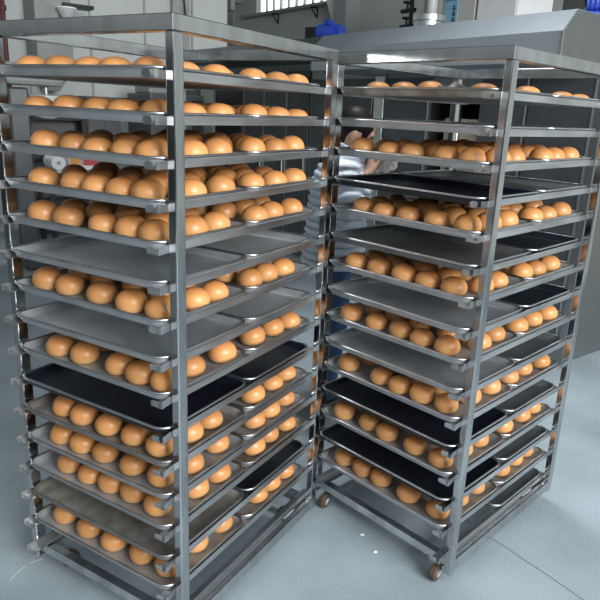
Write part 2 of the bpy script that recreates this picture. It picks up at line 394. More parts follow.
t_ = thing('exhaust_duct', 'short shiny round steel duct standing on the oven hood', 'duct', oven_pt(0.5, 1.48, 2.215), OA)
b = bmesh.new(); lathe(b, [(0.122, 0.0), (0.122, 0.02), (0.115, 0.025), (0.115, 0.085), (0.124, 0.09), (0.124, 0.13), (0.112, 0.13), (0.108, 0.06)], 28); soft(obj('duct', b, SEAM, t_))
t_ = thing('control_cabinet', 'pale grey tall control cabinet standing on oven behind the round duct', 'cabinet', oven_pt(1.5, 2.27, 2.215), OA)
b = bmesh.new(); box(b, 0.0, 0.4, -0.39, 0.25, 0.0, 0.95, 0.01); obj('body', b, mat('beige_enamel', (0.50, 0.49, 0.46), 0.5, var=0.04), t_)
b = bmesh.new(); tube(b, [(-0.06, 0.08, 0.0), (-0.06, 0.08, 0.95)], 0.05, 14); obj('pipe', b, mat('pale_pipe', (0.6, 0.6, 0.6), 0.4, var=0.05), t_, True)
sg = thing('notice_sign', 'blue sign with dark vertical characters on the pale control cabinet', 'sign', oven_pt(1.495, 2.155, 2.40), OA)
b = bmesh.new(); box(b, -0.012, 0.0, -0.085, 0.075, 0.0, 0.42, 0.002); obj('board', b, SIGNB, sg)
b = bmesh.new(); box(b, -0.015, -0.012, -0.08, 0.07, 0.245, 0.41); obj('header', b, SIGND, sg)
b = bmesh.new()
for k in range(3):                                                   # three stacked brush-like characters
    z = 0.165 - 0.052 * k; y = -0.045
    for (y0, y1, z0, z1) in ((-0.018, 0.018, 0.030, 0.036), (-0.003, 0.003, 0.0, 0.040), (-0.014, 0.014, 0.014, 0.019), (-0.016, -0.010, 0.0, 0.014), (0.010, 0.016, 0.0, 0.014)):
        box(b, -0.0145, -0.0122, y + y0, y + y1, z + z0, z + z1)
obj('lettering', b, BLACK, sg)
t_ = thing('white_panel', 'white enamelled box cabinet on oven top right of the blue sign', 'cabinet', oven_pt(1.5, 1.42, 2.215), OA)
b = bmesh.new(); box(b, 0, 0.5, 0.0, 0.44, 0.0, 0.9, 0.012); obj('body', b, WHITEP, t_)
b = bmesh.new(); box(b, -0.006, 0.0, 0.02, 0.42, 0.03, 0.86); obj('door', b, WHITEP, t_)
t_ = thing('valve_stack', 'dark pipe valves stacked left of the pale control cabinet', 'valve', oven_pt(1.6, 2.78, 2.215), OA)
b = bmesh.new(); tube(b, [(0, 0, 0), (0, 0, 0.8)], 0.022, 10); obj('pipe', b, BLACK, t_, True)
for z in (0.27, 0.42, 0.55):
    b = bmesh.new(); tube(b, [(0, 0.14, z), (0, -0.05, z)], 0.022, 10); tube(b, [(0, 0.06, z), (0, 0.06, z + 0.07)], 0.012, 8)
    lathe(b, [(0.045, z + 0.07), (0.05, z + 0.075), (0.05, z + 0.085), (0.045, z + 0.09)], 16, (0, 0.06)); obj('valve', b, BLACK, t_)
t_ = thing('drive_bracket', 'brown metal drive bracket on the oven hood top at right', 'bracket', oven_pt(1.0, 0.62, 2.215), OA)
b = bmesh.new(); box(b, -0.05, 0.05, -0.05, 0.4, 0.0, 0.03, 0.004); box(b, -0.03, 0.03, 0.0, 0.35, 0.03, 0.10, 0.01); obj('base', b, mat('brown_metal', (0.16, 0.13, 0.09), 0.5, 0.4, var=0.2), t_)

# ------------------------------------------------------------------ machinery seen through the left rack
t_ = thing('flour_hopper', 'grey sheet steel hopper mounted high on the white panel wall', 'hopper', oven_pt(-1.12, 5.95), OA)
b = bmesh.new(); box(b, -0.20, 0.20, -0.25, 0.2, 1.95, 2.75, 0.01); obj('body', b, GREYP, t_)
b = bmesh.new(); loft(b, [[(-0.19, -0.24, 1.95), (0.19, -0.24, 1.95), (0.19, 0.19, 1.95), (-0.19, 0.19, 1.95)], [(-0.07, -0.08, 1.70), (0.07, -0.08, 1.70), (0.07, 0.12, 1.70), (-0.07, 0.12, 1.70)]]); obj('cone', b, GREYP, t_)
for x in (-0.15, 0.15):
    b = bmesh.new(); box(b, x - 0.02, x + 0.02, 0.2, 0.25, 2.0, 2.7); obj('wall_bracket', b, BLACK, t_)
b = bmesh.new(); box(b, 0.10, 0.45, -0.30, -0.10, 2.62, 2.66, 0.004); obj('arm', b, BLACK, t_)
b = bmesh.new(); lathe(b, [(0.02, 2.42), (0.10, 2.58), (0.11, 2.59), (0.10, 2.60)], 18, (0.12, -0.36)); obj('funnel', b, WHITEP, t_, True)

t_ = thing('dough_mixer', 'steel planetary mixer with white bowl seen through the left rack top', 'mixer', oven_pt(-1.64, 4.45), OA)
b = bmesh.new(); box(b, -0.30, 0.22, -0.32, 0.30, 0.0, 0.16, 0.02); obj('base', b, DARKM, t_)
b = bmesh.new(); box(b, -0.30, -0.12, -0.12, 0.12, 0.16, 1.70, 0.02); obj('column', b, DARKM, t_)
b = bmesh.new(); box(b, -0.32, 0.20, -0.15, 0.15, 1.72, 1.92, 0.04); obj('head', b, GREYP, t_)
b = bmesh.new(); lathe(b, [(0.05, 1.42), (0.11, 1.44), (0.16, 1.52), (0.175, 1.62), (0.185, 1.63), (0.17, 1.64), (0.15, 1.56)], 26, (0.06, 0.0)); obj('bowl', b, WHITEP, t_, True)
b = bmesh.new(); box(b, -0.14, 0.0, -0.02, 0.02, 1.46, 1.50); obj('bowl_arm', b, BLACK, t_)
b = bmesh.new(); tube(b, [(0.06, 0, 1.72), (0.06, 0, 1.58)], 0.025, 10); obj('shaft', b, SEAM, t_)

tb = thing('work_table', 'long dark legged steel work table behind the left rack', 'table', oven_pt(-0.75, 5.3), OA)
b = bmesh.new(); box(b, -0.72, 0.36, -0.30, 0.30, 0.82, 0.86, 0.006); obj('tabletop', b, SEAM, tb)
for (x, y) in ((-0.68, -0.26), (0.32, -0.26), (-0.68, 0.26), (0.32, 0.26)):
    b = bmesh.new(); box(b, x - 0.025, x + 0.025, y - 0.025, y + 0.025, 0.0, 0.82); obj('leg', b, BLACK, tb)
b = bmesh.new(); box(b, -0.7, 0.38, -0.28, 0.28, 0.22, 0.25); obj('shelf', b, GREYP, tb)
def carton(x, y, z, sx, sy, sz, rz, label, printm):
    t = thing('carton', label, 'box', ORX @ Vector((-0.75 + x, 5.3 + y, z)), OA + rz, 'cartons on the work table')
    b = bmesh.new(); box(b, -sx / 2, sx / 2, -sy / 2, sy / 2, 0, sz, 0.004); c = obj('body', b, CARTON, t)
    b = bmesh.new(); box(b, -sx / 2 + 0.01, sx / 2 - 0.01, -sy / 2 - 0.002, -sy / 2, sz * 0.25, sz * 0.75); obj('print_band', b, printm, t)
    b = bmesh.new(); box(b, -sx / 2 + 0.01, sx / 2 - 0.01, -0.02, 0.02, sz, sz + 0.002); obj('tape', b, WHITEP, t)
carton(-0.42, -0.15, 0.86, 0.14, 0.18, 0.20, 0.1, 'pale carton with orange band on the work table, left one', ORANGEP)
carton(-0.22, -0.15, 0.86, 0.20, 0.18, 0.17, -0.15, 'pale carton with red band on the work table, right one', REDP)
carton(-0.34, 0.08, 0.86, 0.34, 0.16, 0.34, 0.0, 'tall plain white carton behind the two printed ones on the table', CARTON)
t_ = thing('paper_roll', 'grey round roll of wrap on the left end of the work table', 'roll', oven_pt(-1.35, 5.2, 0.862), OA)
b = bmesh.new(); tube(b, [(0, -0.18, 0.075), (0, 0.16, 0.075)], 0.075, 20); soft(obj('roll', b, WHITEP, t_))
b = bmesh.new(); tube(b, [(0, -0.19, 0.075), (0, 0.17, 0.075)], 0.02, 12); obj('core', b, GREYP, t_)
t_ = thing('storage_shelving', 'black steel shelving unit standing behind the work table, left of the dark cabinet', 'shelving', oven_pt(-1.62, 5.72), OA)
for (x, y) in ((-0.02, 0.0), (0.78, 0.0), (-0.02, 0.26), (0.78, 0.26)):
    b = bmesh.new(); box(b, x - 0.03, x + 0.03, y - 0.03, y + 0.03, 0, 1.60); obj('post', b, BLACK, t_)
for z in (0.4, 0.95, 1.40):
    b = bmesh.new(); box(b, -0.02, 0.78, -0.02, 0.28, z - 0.03, z + 0.03); obj('shelf', b, BLACK, t_)
b = bmesh.new(); box(b, -0.02, 0.78, 0.26, 0.28, 0.1, 1.36); obj('back_sheet', b, DARKM, t_)
t_ = thing('dough_divider', 'tall dark grey panelled machine beside the proofer, behind left rack', 'machine', oven_pt(0.0, 5.25), OA)
b = bmesh.new(); box(b, -0.32, 0.36, -0.33, 0.40, 0.08, 1.72, 0.015); obj('body', b, DARKM, t_)
for k in range(4):
    b = bmesh.new(); box(b, -0.30 + k * 0.165, -0.155 + k * 0.165, -0.342, -0.33, 0.16, 1.66, 0.003); obj('panel', b, BLACK if k % 2 else DARKM, t_)
b = bmesh.new(); box(b, -0.30, -0.05, -0.25, 0.2, 1.72, 1.86, 0.02); obj('head', b, GREYP, t_)
b = bmesh.new(); box(b, -0.30, 0.34, -0.32, 0.38, 0.0, 0.08); obj('plinth', b, BLACK, t_)
t_ = thing('tall_cabinet', 'narrow dark grey steel cabinet against the white panel wall behind the cartons', 'cabinet', oven_pt(-0.58, 5.9), OA)
b = bmesh.new(); box(b, -0.21, 0.21, -0.16, 0.20, 0.06, 1.66, 0.01); obj('body', b, DARKM, t_)
for k in (0, 1):
    b = bmesh.new(); box(b, -0.20 + k * 0.205, -0.005 + k * 0.205, -0.172, -0.16, 0.1, 1.62, 0.003); dr_ = obj('door', b, DARKM, t_)
    b = bmesh.new(); box(b, -0.03 + k * 0.045, -0.015 + k * 0.045, -0.186, -0.172, 0.8, 0.95, 0.003); obj('handle', b, SEAM, dr_)
b = bmesh.new(); box(b, -0.19, 0.19, -0.14, 0.18, 0.0, 0.06); obj('plinth', b, BLACK, t_)
t_ = thing('wall_duct', 'white tapered duct hanging beside the grey column at top centre', 'duct', oven_pt(3.45, 6.4, 3.0), OA)
b = bmesh.new(); loft(b, [[(-0.06, -0.16, 0.0), (0.06, -0.16, 0.0), (0.06, -0.06, 0.0), (-0.06, -0.06, 0.0)], [(-0.06, -0.16, 0.45), (0.06, -0.16, 0.45), (0.06, 0.20, 0.45), (-0.06, 0.20, 0.45)], [(-0.06, -0.16, 1.2), (0.06, -0.16, 1.2), (0.06, 0.20, 1.2), (-0.06, 0.20, 1.2)]]); obj('duct', b, WHITEP, t_)

for o in COL.objects:                                               # hall things share the hall's scale
    if o.type == 'EMPTY' and o.parent is None: o.scale = (BS, BS, BS)

# ------------------------------------------------------------------ the racks
W, D, H, ZB = 0.664, 0.768, 1.80, 0.113
ZF = 0.06                                                           # floor height in the rack's own frame
PS = 0.034; PF = 0.025                                                          # post side
LEV = [1.662 - 0.0996 * i for i in range(16)]                       # underside of every runner

def make_rack(label):
    t = thing('bakery_rack', label, 'rack', (0, 0, 0), 0, 'wheeled steel bakery racks')
    x1, y1 = W / 2, D / 2
    for sx in (-1, 1):
        for sy in (-1, 1):
            xa, xb = sorted((sx * x1, sx * (x1 - PF))); ya, yb = sorted((sy * y1, sy * (y1 - PS)))
            b = bmesh.new(); box(b, xa, xb, ya, yb, ZB, H - 0.036, 0.003); obj('post', b, STEEL, t)
    for sy in (-1, 1):
        ya, yb = sorted((sy * y1, sy * (y1 - PS)))
        s = 1 if sy < 0 else -1                                     # mitred ends
        b = bmesh.new()
        lo = [(-x1, sy * y1), (x1, sy * y1), (x1 - PS, sy * (y1 - PS)), (-x1 + PS, sy * (y1 - PS))]
        loft(b, [[(x, y, H - 0.036) for x, y in lo], [(x, y, H) for x, y in lo]])
        bmesh.ops.bevel(b, geom=list(b.edges), offset=0.002, segments=1, affect='EDGES'); obj('top_rail', b, STEEL, t)
        b = bmesh.new(); ya, yb = sorted((sy * (y1 - 0.012), sy * (y1 - 0.040)))
        box(b, -x1 + PF, x1 - PF, ya, yb, 0.132, 0.164, 0.002); obj('bottom_rail', b, STEEL, t)
    for sx in (-1, 1):
        b = bmesh.new()
        lo = [(sx * x1, -y1), (sx * x1, y1), (sx * (x1 - PS), y1 - PS), (sx * (x1 - PS), -y1 + PS)]
        loft(b, [[(x, y, H - 0.036) for x, y in lo], [(x, y, H) for x, y in lo]])
        bmesh.ops.bevel(b, geom=list(b.edges), offset=0.002, segments=1, affect='EDGES'); obj('top_rail', b, STEEL, t)
        b = bmesh.new(); xa, xb = sorted((sx * (x1 - 0.002), sx * (x1 - 0.024)))
        box(b, xa, xb, -y1 + PS, y1 - PS, 0.120, 0.160, 0.002); obj('bottom_rail', b, STEEL, t)
    # angle runners; their front ends reach past the posts and carry an upturned stop
    def runner(sx, z, hw):
        b = bmesh.new(); T = 0.002; xw = x1 - PF - 0.0006
        st = [(-y1 - 0.038, 0.004), (-y1 - 0.002, 0.0), (y1 + 0.006, 0.0)]
        fl = 0.034; rings = []
        for (y, out) in st:
            pr = [(xw + out, z + hw), (xw + out - T, z + hw), (xw - T + out, z + T), (xw - fl, z + T), (xw - fl, z), (xw + out, z)]
            rings.append([(sx * px, y, pz) for px, pz in pr])
        loft(b, rings)
        q = [(xw - fl, 0.0), (xw - 0.008, 0.0), (xw - 0.008, 0.0165), (xw - 0.012, 0.0195), (xw - fl + 0.008, 0.0195), (xw - fl, 0.013)]
        loft(b, [[(sx * px, -y1 - 0.037 - 0.25 * pz, z + pz) for px, pz in q], [(sx * px, -y1 - 0.0348 - 0.25 * pz, z + pz) for px, pz in q]])
        obj('runner', b, RAIL, t)
    for z in LEV:
        for sx in (-1, 1): runner(sx, z, 0.0195)
    return t

def dup(root, label):
    r = root.copy(); COL.objects.link(r); r['label'] = label
    for ch in list(root.children):
        c = ch.copy(); COL.objects.link(c); c.parent = r
        for g in list(ch.children):
            d = g.copy(); COL.objects.link(d); d.parent = c
    return r

def add_casters(t, offs):
    """offs: trail of each wheel from its swivel, which stands at a corner of the base"""
    x1, y1 = W / 2, D / 2
    for (sx, sy), (ox, oy) in zip(((-1, -1), (1, -1), (-1, 1), (1, 1)), offs):
        cx, cy = sx * (x1 - 0.062), sy * (y1 - 0.050); zc = ZF + 0.030
        u = Vector((ox, oy, 0)); L_ = u.length; u.normalize(); v = Vector((-u.y, u.x, 0))
        wc = Vector((cx, cy, zc)) + u * L_
        b = bmesh.new(); box(b, cx - 0.028, cx + 0.028, cy - 0.028, cy + 0.028, 0.126, 0.132)
        lathe(b, [(0.014, 0.108), (0.018, 0.112), (0.018, 0.126)], 16, (cx, cy))
        for q in (-1, 1):
            p = [Vector((cx, cy, 0.116)) + v * q * 0.016 - u * 0.012, Vector((cx, cy, 0.116)) + v * q * 0.016 + u * 0.014, wc + v * q * 0.016 + u * 0.007 + Vector((0, 0, -0.006)), wc + v * q * 0.016 - u * 0.007 + Vector((0, 0, -0.006))]
            loft(b, [p, [k + v * 0.002 * q for k in p]])
        box(b, cx - 0.017, cx + 0.017, cy - 0.017, cy + 0.017, 0.108, 0.118)
        cs = obj('caster', b, SEAM, t)
        n = 28; prof = [(-0.012, 0.016), (-0.012, 0.026), (-0.009, 0.030), (0.009, 0.030), (0.012, 0.026), (0.012, 0.016)]
        b = bmesh.new(); loft(b, [[wc + v * px + u * (r * math.cos(2 * math.pi * j / n)) + Vector((0, 0, r * math.sin(2 * math.pi * j / n))) for j in range(n)] for px, r in prof])
        soft(obj('wheel', b, RUBBER, cs))
        b = bmesh.new(); tube(b, [wc - v * 0.0145, wc + v * 0.0145], 0.0155, 16); obj('hub', b, SEAM, cs)

def place_rack(o, px, py, yaw):
    y = R(yaw)
    lef = Vector((-math.cos(y), math.sin(y), 0)); dep = Vector((math.sin(y), math.cos(y), 0))
    c = Vector((px, py, -ZF)) + lef * (W / 2) + dep * (D / 2)
    o.location = c; o.rotation_euler = (0, 0, -y)
    return Matrix.Translation(c) @ Matrix.Rotation(-y, 4, 'Z')

rackL = make_rack('steel wheeled bakery rack full of bun trays, the left one nearest the camera')
rackR = dup(rackL, 'steel wheeled bakery rack with black trays low down, the right one')
add_casters(rackL, ((0.030, 0.026), (-0.030, 0.026), (0.02, -0.034), (-0.03, -0.026)))
add_casters(rackR, ((0.004, -0.040), (0.004, -0.042), (0.02, -0.034), (-0.03, -0.026)))
ML = place_rack(rackL, -0.32413, 1.43914, 29.645)
MR = place_rack(rackR, 0.51112, 1.75396, 44.7946)

# ------------------------------------------------------------------ trays
TW, TD, TH = 0.604, 0.379, 0.024
def rrect(w_, d_, r, z, n=7):
    p = []
    for (cx, cy, a0) in ((w_ / 2 - r, d_ / 2 - r, 0), (-w_ / 2 + r, d_ / 2 - r, 90), (-w_ / 2 + r, -d_ / 2 + r, 180), (w_ / 2 - r, -d_ / 2 + r, 270)):
        for k in range(n):
            a = R(a0 + 90 * k / (n - 1)); p.append((cx + r * math.cos(a), cy + r * math.sin(a), z))
    return p
def tray_meshes():
    b = bmesh.new()
    loft(b, [rrect(TW - 0.030, TD - 0.030, 0.028, 0.0), rrect(TW - 0.026, TD - 0.026, 0.030, 0.002), rrect(TW - 0.010, TD - 0.010, 0.037, TH - 0.003),
             rrect(TW - 0.009, TD - 0.009, 0.0375, TH), rrect(TW - 0.012, TD - 0.012, 0.036, TH - 0.001), rrect(TW - 0.028, TD - 0.028, 0.029, 0.0035), rrect(TW - 0.034, TD - 0.034, 0.026, 0.0016)])
    pan = obj('pan', b, TRAY); soft(pan, 35)
    b = bmesh.new(); tube(b, rrect(TW - 0.0075, TD - 0.0075, 0.0382, TH - 0.001), 0.0038, 8, closed=True)
    rim = obj('rim', b, RIM, None, True)
    return pan, rim
PAN0, RIM0 = tray_meshes()
pan_mesh = {}
for m in (TRAY, TRAY_OLD, TRAY_GREY, TRAY_BLACK):
    if m is TRAY: pan_mesh[m.name] = PAN0.data
    else:
        c = PAN0.data.copy(); c.materials[0] = m; pan_mesh[m.name] = c
rim_mesh = {'a': RIM0.data}
c = RIM0.data.copy(); c.materials[0] = mat('rim_dull', (0.33, 0.33, 0.33), 0.4, 0.9, var=0.2, vscale=15); rim_mesh['b'] = c
bpy.data.objects.remove(PAN0); bpy.data.objects.remove(RIM0)
NTH = ['top', 'second', 'third', 'fourth', 'fifth', 'sixth', 'seventh', 'eighth', 'ninth', 'tenth', 'eleventh', 'twelfth', 'thirteenth', 'fourteenth', 'fifteenth', 'sixteenth']
YF = -D / 2 - 0.022 + TD / 2                                        # centre of a front tray
YR = YF + TD + 0.002
ZT = 0.0022                                                         # tray underside above runner underside
def place_tray(M_, side, lev, pos, kind, loaded):
    word = {'tray_aluminium': 'grey metal', 'tray_worn': 'stained worn', 'tray_grey_coated': 'dark grey', 'tray_black_coated': 'black coated'}[kind]
    state = 'with buns' if loaded else 'empty'
    lab = '%s baking tray, %s, %s position, %s level down, %s rack' % (word, state, pos, NTH[lev], side)
    q = M_ @ Vector((rnd.uniform(-0.0015, 0.0015), YF if pos == 'front' else YR, LEV[lev] + ZT))
    t = thing('baking_tray', lab, 'tray', q, M_.to_euler().z, 'baking trays in the %s rack' % side)
    p = bpy.data.objects.new('pan', pan_mesh[kind]); COL.objects.link(p); p.parent = t
    r = bpy.data.objects.new('rim', rim_mesh['b' if kind == 'tray_worn' else 'a']); COL.objects.link(r); r.parent = t
A_, O_, G_, B_ = 'tray_aluminium', 'tray_worn', 'tray_grey_coated', 'tray_black_coated'
LT = {0: (A_, A_), 1: (A_, A_), 2: (A_, A_), 3: (A_, A_), 4: (A_, A_), 5: (A_, A_), 6: (A_, A_), 7: (A_, A_), 8: (A_, A_), 9: (B_, B_), 10: (O_, A_), 11: (A_, A_), 12: (A_, O_), 13: (O_, B_), 14: (A_, A_)}
RT = {0: (O_, A_), 1: (A_, A_), 2: (A_, A_), 3: (B_, G_), 4: (A_, A_), 5: (G_, B_), 6: (A_, A_), 7: (A_, B_), 8: (A_, A_), 9: (A_, G_), 10: (A_, A_), 11: (B_, G_), 12: (A_, A_), 13: (B_, G_), 14: (A_, A_), 15: (None, G_)}
LFULL = (0, 1, 2, 3, 4, 6, 8, 10, 11, 12, 14); RFULL = (0, 2, 4, 6, 8, 10, 12, 14)
for (M_, side, T_, full) in ((ML, 'left', LT, LFULL), (MR, 'right', RT, RFULL)):
    for lev in sorted(T_):
        for pos, kind in zip(('front', 'rear'), T_[lev]):
            if kind: place_tray(M_, side, lev, pos, kind, lev in full)

# ------------------------------------------------------------------ buns
def bun_mesh(seed):
    rr = random.Random(seed); b = bmesh.new(); ox = rr.uniform(0, 50)
    prof = [(0.020, 0.0), (0.030, 0.001), (0.0365, 0.006), (0.0405, 0.014), (0.0420, 0.022), (0.0412, 0.031), (0.0380, 0.040), (0.0325, 0.048), (0.0250, 0.054), (0.0160, 0.0580), (0.0070, 0.0598)]
    seg = 24; hs = rr.uniform(0.91, 0.98); sx = rr.uniform(0.97, 1.04)
    rings = []
    for r, z in prof:
        rg = []
        for j in range(seg):
            a = 2 * math.pi * j / seg
            p = Vector((math.cos(a), math.sin(a), z * 20 + ox))
            k = 1 + 0.035 * noise.noise(p * 1.1)
            rg.append((r * k * math.cos(a) * sx, r * k * math.sin(a) / sx, z * hs))
        rings.append(rg)
    loft(b, rings)
    o = obj('bread_bun', b, BUN, None, True); me = o.data
    at = me.attributes.new('crust', 'FLOAT_VECTOR', 'POINT')
    for k, v in enumerate(me.vertices): at.data[k].vector = v.co
    bpy.data.objects.remove(o); return me
BUNS = [bun_mesh(k) for k in range(6)]
# distances of the front row from the near post (right to left reversed = photo order left to right)
FRONT = {'left': {0: [.55, .437, .324, .236, .123], 1: [.532, .419, .299, .214, .107], 2: [.514, .401, .309, .205, .114], 3: [.538, .398, .317, .224, .137],
                  4: [.549, .447, .308, .204, .117], 6: [.555, .462, .33, .207, .106], 8: [.516, .411, .271, .178, .092], 10: [.513, .423, .316, .214, .114],
                  11: [.527, .435, .339, .223, .117], 12: [.513, .412, .324, .234, .132], 14: [.546, .427, .318, .203, .102]},
         'right': {0: [.502, .399, .295, .202, .112], 2: [.554, .436, .342, .217, .126], 4: [.532, .433, .336, .226, .11], 6: [.543, .44, .332, .238, .139],
                   8: [.557, .435, .328, .235, .137], 10: [.554, .393, .307, .213, .118], 12: [.554, .427, .342, .22, .112], 14: [.543, .444, .357, .229, .105]}}
SIDE = {'left': {0: [.14, .26, .44, .56, .665], 1: [.165, .275, .45, .57, .67], 2: [.165, .277, .425, .56, .665], 3: [.165, .287, .445, .553, .665],
                 4: [.165, .27, .455, .558, .655], 6: [.168, .26, .44, .533, .625], 8: [.165, .30, .467, .58, .672], 10: [.15, .245, .457, .575, .67],
                 11: [.147, .28, .47, .56, .67], 12: [.175, .275, .47, .562, .67], 14: [.18, .31, .49, .585, .672]},
        'right': {0: [.16, .278, .43, .545, .665], 2: [.155, .262, .44, .545, .66], 4: [.15, .258, .425, .52, .67], 6: [.15, .25, .42, .512, .645],
                  8: [.17, .287, .437, .55, .667], 10: [.17, .30, .425, .55, .672], 12: [.165, .268, .43, .565, .672], 14: [.17, .285, .465, .575, .67]}}
ORD = ['first', 'second', 'third', 'fourth', 'fifth']
# which buns show in the photo: per tray level, one bit mask for each of the six rows
SHOWN = {'l0': (31, 16, 16, 16, 16, 16), 'l1': (31, 20, 16, 29, 24, 24), 'l2': (31, 31, 31, 31, 31, 28), 'l3': (31, 31, 31, 29, 28, 28), 'l4': (31, 31, 31, 28, 24, 24), 'l6': (31, 31, 24, 24, 24, 16), 'l8': (31, 23, 16, 16, 16, 16), 'l10': (31, 16, 16, 16, 16, 16), 'l11': (31, 16, 16, 16, 16, 16), 'l12': (31, 16, 16, 16, 16, 16), 'l14': (31, 16, 16, 16, 16, 16), 'r0': (23, 0, 16, 0, 16, 16), 'r2': (31, 31, 30, 30, 31, 29), 'r4': (31, 31, 31, 31, 24, 24), 'r6': (31, 31, 31, 16, 24, 16), 'r8': (31, 31, 16, 16, 16, 16), 'r10': (31, 31, 16, 16, 16, 16), 'r12': (31, 31, 16, 16, 16, 16), 'r14': (31, 16, 16, 16, 16, 16)}
REST = []
GAPS = {('r', 0, 0, 3)} | {('r', 0, 1, k) for k in range(5)} | {('r', 0, 3, k) for k in range(5)} | {('r', 0, 2, k) for k in range(1, 4)}
for (M_, side, full) in ((ML, 'left', LFULL), (MR, 'right', RFULL)):
    for lev in full:
        fr, sd = FRONT[side][lev], SIDE[side][lev]
        bs = [0.052] + list(sd)
        bs[2] = min(bs[2], 0.296); bs[1] = min(max(bs[1], bs[0] + 0.094), bs[2] - 0.091)
        bs[3] = max(bs[3], 0.432); bs[5] = min(bs[5], 0.670); bs[4] = min(max(bs[4], bs[3] + 0.094), bs[5] - 0.094)
        for row in range(6):
            pos = 'front' if row < 3 else 'rear'
            nm = ('front', 'middle', 'back')[row % 3]
            placed = []
            for c_ in range(5):
                if row == 0: a, bb = fr[c_], bs[0] + rnd.uniform(-0.004, 0.006)
                elif c_ == 4: a, bb = 0.095 + rnd.uniform(-0.004, 0.01), bs[row]
                else:
                    a = (0.545, 0.435, 0.32, 0.212)[c_] + rnd.uniform(-0.012, 0.012); bb = bs[row] + rnd.uniform(-0.006, 0.006)
                placed.append([a, bb])
            for k in range(3, -1, -1):                              # keep neighbours from overlapping
                if placed[k][0] - placed[k + 1][0] < 0.089: placed[k][0] = placed[k + 1][0] + 0.089
            seq = rnd.randrange(6); nth = -1
            for c_, (a, bb) in enumerate(placed):
                if (side[0], lev, row, c_) in GAPS: continue
                nth += 1
                me = BUNS[(seq + c_ * 5 + row) % 6]; rz = rnd.uniform(0, 6.28); s_ = rnd.uniform(0.97, 1.04)
                key = (side[0], lev, row, c_)
                place = Matrix.Translation(M_ @ Vector((W / 2 - a, bb - D / 2, LEV[lev] + ZT + 0.0019))) @ Matrix.Rotation(rz, 4, 'Z')
                sz = s_ * rnd.uniform(0.96, 1.05) * (0.74 if side == 'right' and lev == 0 else 0.88 if lev < 2 else 1.0)
                place = place @ Matrix.Diagonal((s_, s_, sz, 1))
                if not (SHOWN.get('%s%d' % (side[0], lev), (0,) * 6)[row] >> c_) & 1:
                    REST.append((me, place)); continue
                o = bpy.data.objects.new('bread_bun', me); COL.objects.link(o)
                o.matrix_world = place
                tag(o, 'golden bun %s from left in %s row, %s tray, %s level down, %s rack' % (ORD[nth], nm, pos, NTH[lev], side),
                    'bun', 'buns on the %s level of the %s rack' % (NTH[lev], side))

b = bmesh.new()
for me, pl in REST:
    n0 = len(b.verts); b.from_mesh(me); b.verts.ensure_lookup_table()
    bmesh.ops.transform(b, matrix=pl, verts=b.verts[n0:])
o = obj('bread_buns', b, BUN, None, True); o['kind'] = 'stuff'
tag(o, 'golden buns deeper in the trays, half hidden behind the front rows', 'buns')

# parchment on the top right tray
b = bmesh.new(); n = 15; g = []
for i in range(n):
    row = []
    for j in range(9):
        x = -0.048 + 0.096 * i / (n - 1); y = -0.030 + 0.06 * j / 8
        z = 0.024 + 0.020 * noise.noise(Vector((x * 26, y * 30, 3.1))) + (0.012 if j == 0 else 0)
        row.append(b.verts.new((x, y, max(z, 0.004))))
    g.append(row)
for i in range(n - 1):
    for j in range(8): b.faces.new((g[i][j], g[i + 1][j], g[i + 1][j + 1], g[i][j + 1]))
po = obj('parchment_scrap', b, PAPER, None, True)
po.matrix_world = MR @ Matrix.Translation((W / 2 - 0.203, -D / 2 + 0.055, LEV[0] + ZT + 0.002))
tag(po, 'crumpled parchment strip between buns on the top tray of right rack', 'paper')

# ------------------------------------------------------------------ floor details
def strip(name, pts, wd, label, cat, m, h=0.0008):
    b = bmesh.new(); pts = [Vector(p) * (BS if label else 1) for p in pts]; rg = []
    for i, p in enumerate(pts):
        t = (pts[min(i + 1, len(pts) - 1)] - pts[max(i - 1, 0)]).normalized(); nrm = Vector((-t.y, t.x, 0)) * wd / 2
        rg.append([p - nrm, p + nrm, p + nrm + Vector((0, 0, h)), p - nrm + Vector((0, 0, h))])
    loft(b, rg); o = obj(name, b, m)
    if label: tag(o, label, cat)
    else: o['kind'] = 'structure'
    return o
cr = []
for k in range(30):
    t = k / 29; x = 0.62 + (1.35 - 0.62) * t; y = 2.30 + (1.36 - 2.30) * t
    cr.append((BS * x + 0.006 * noise.noise(Vector((k * 0.7, 0, 0))), BS * y + 0.006 * noise.noise(Vector((0, k * 0.7, 5))), 0.0))
strip('trim_6', cr, 0.0035, None, None, mat('floor_crack', (0.07, 0.08, 0.085), 0.9, var=0.2), 0.0004)
strip('floor_scrap', [(-0.995, 1.773, 0), (-0.987, 1.81, 0), (-0.975, 1.842, 0)], 0.003, 'longer thin white scrap on floor by the left rack corner', 'scrap', TAPE)
strip('floor_scrap', [(-0.966, 1.858, 0), (-0.94, 1.876, 0), (-0.925, 1.885, 0)], 0.0035, 'short white scrap on floor right under the left rack corner', 'scrap', TAPE)
for (x, y, lab) in ((0.247, 2.095, 'tiny pale crumb on floor before right rack, the left one'), (0.290, 1.999, 'tiny pale crumb on floor before right rack, the right one')):
    b = bmesh.new(); bmesh.ops.create_icosphere(b, subdivisions=2, radius=0.006)
    for v in b.verts: v.co.z = max(v.co.z * 0.6, -0.002) + 0.002; v.co.x *= 1.6
    o = obj('bread_crumb', b, PAPER, None, True, (x * BS, y * BS, 0)); tag(o, lab, 'crumb', 'crumbs on the floor')

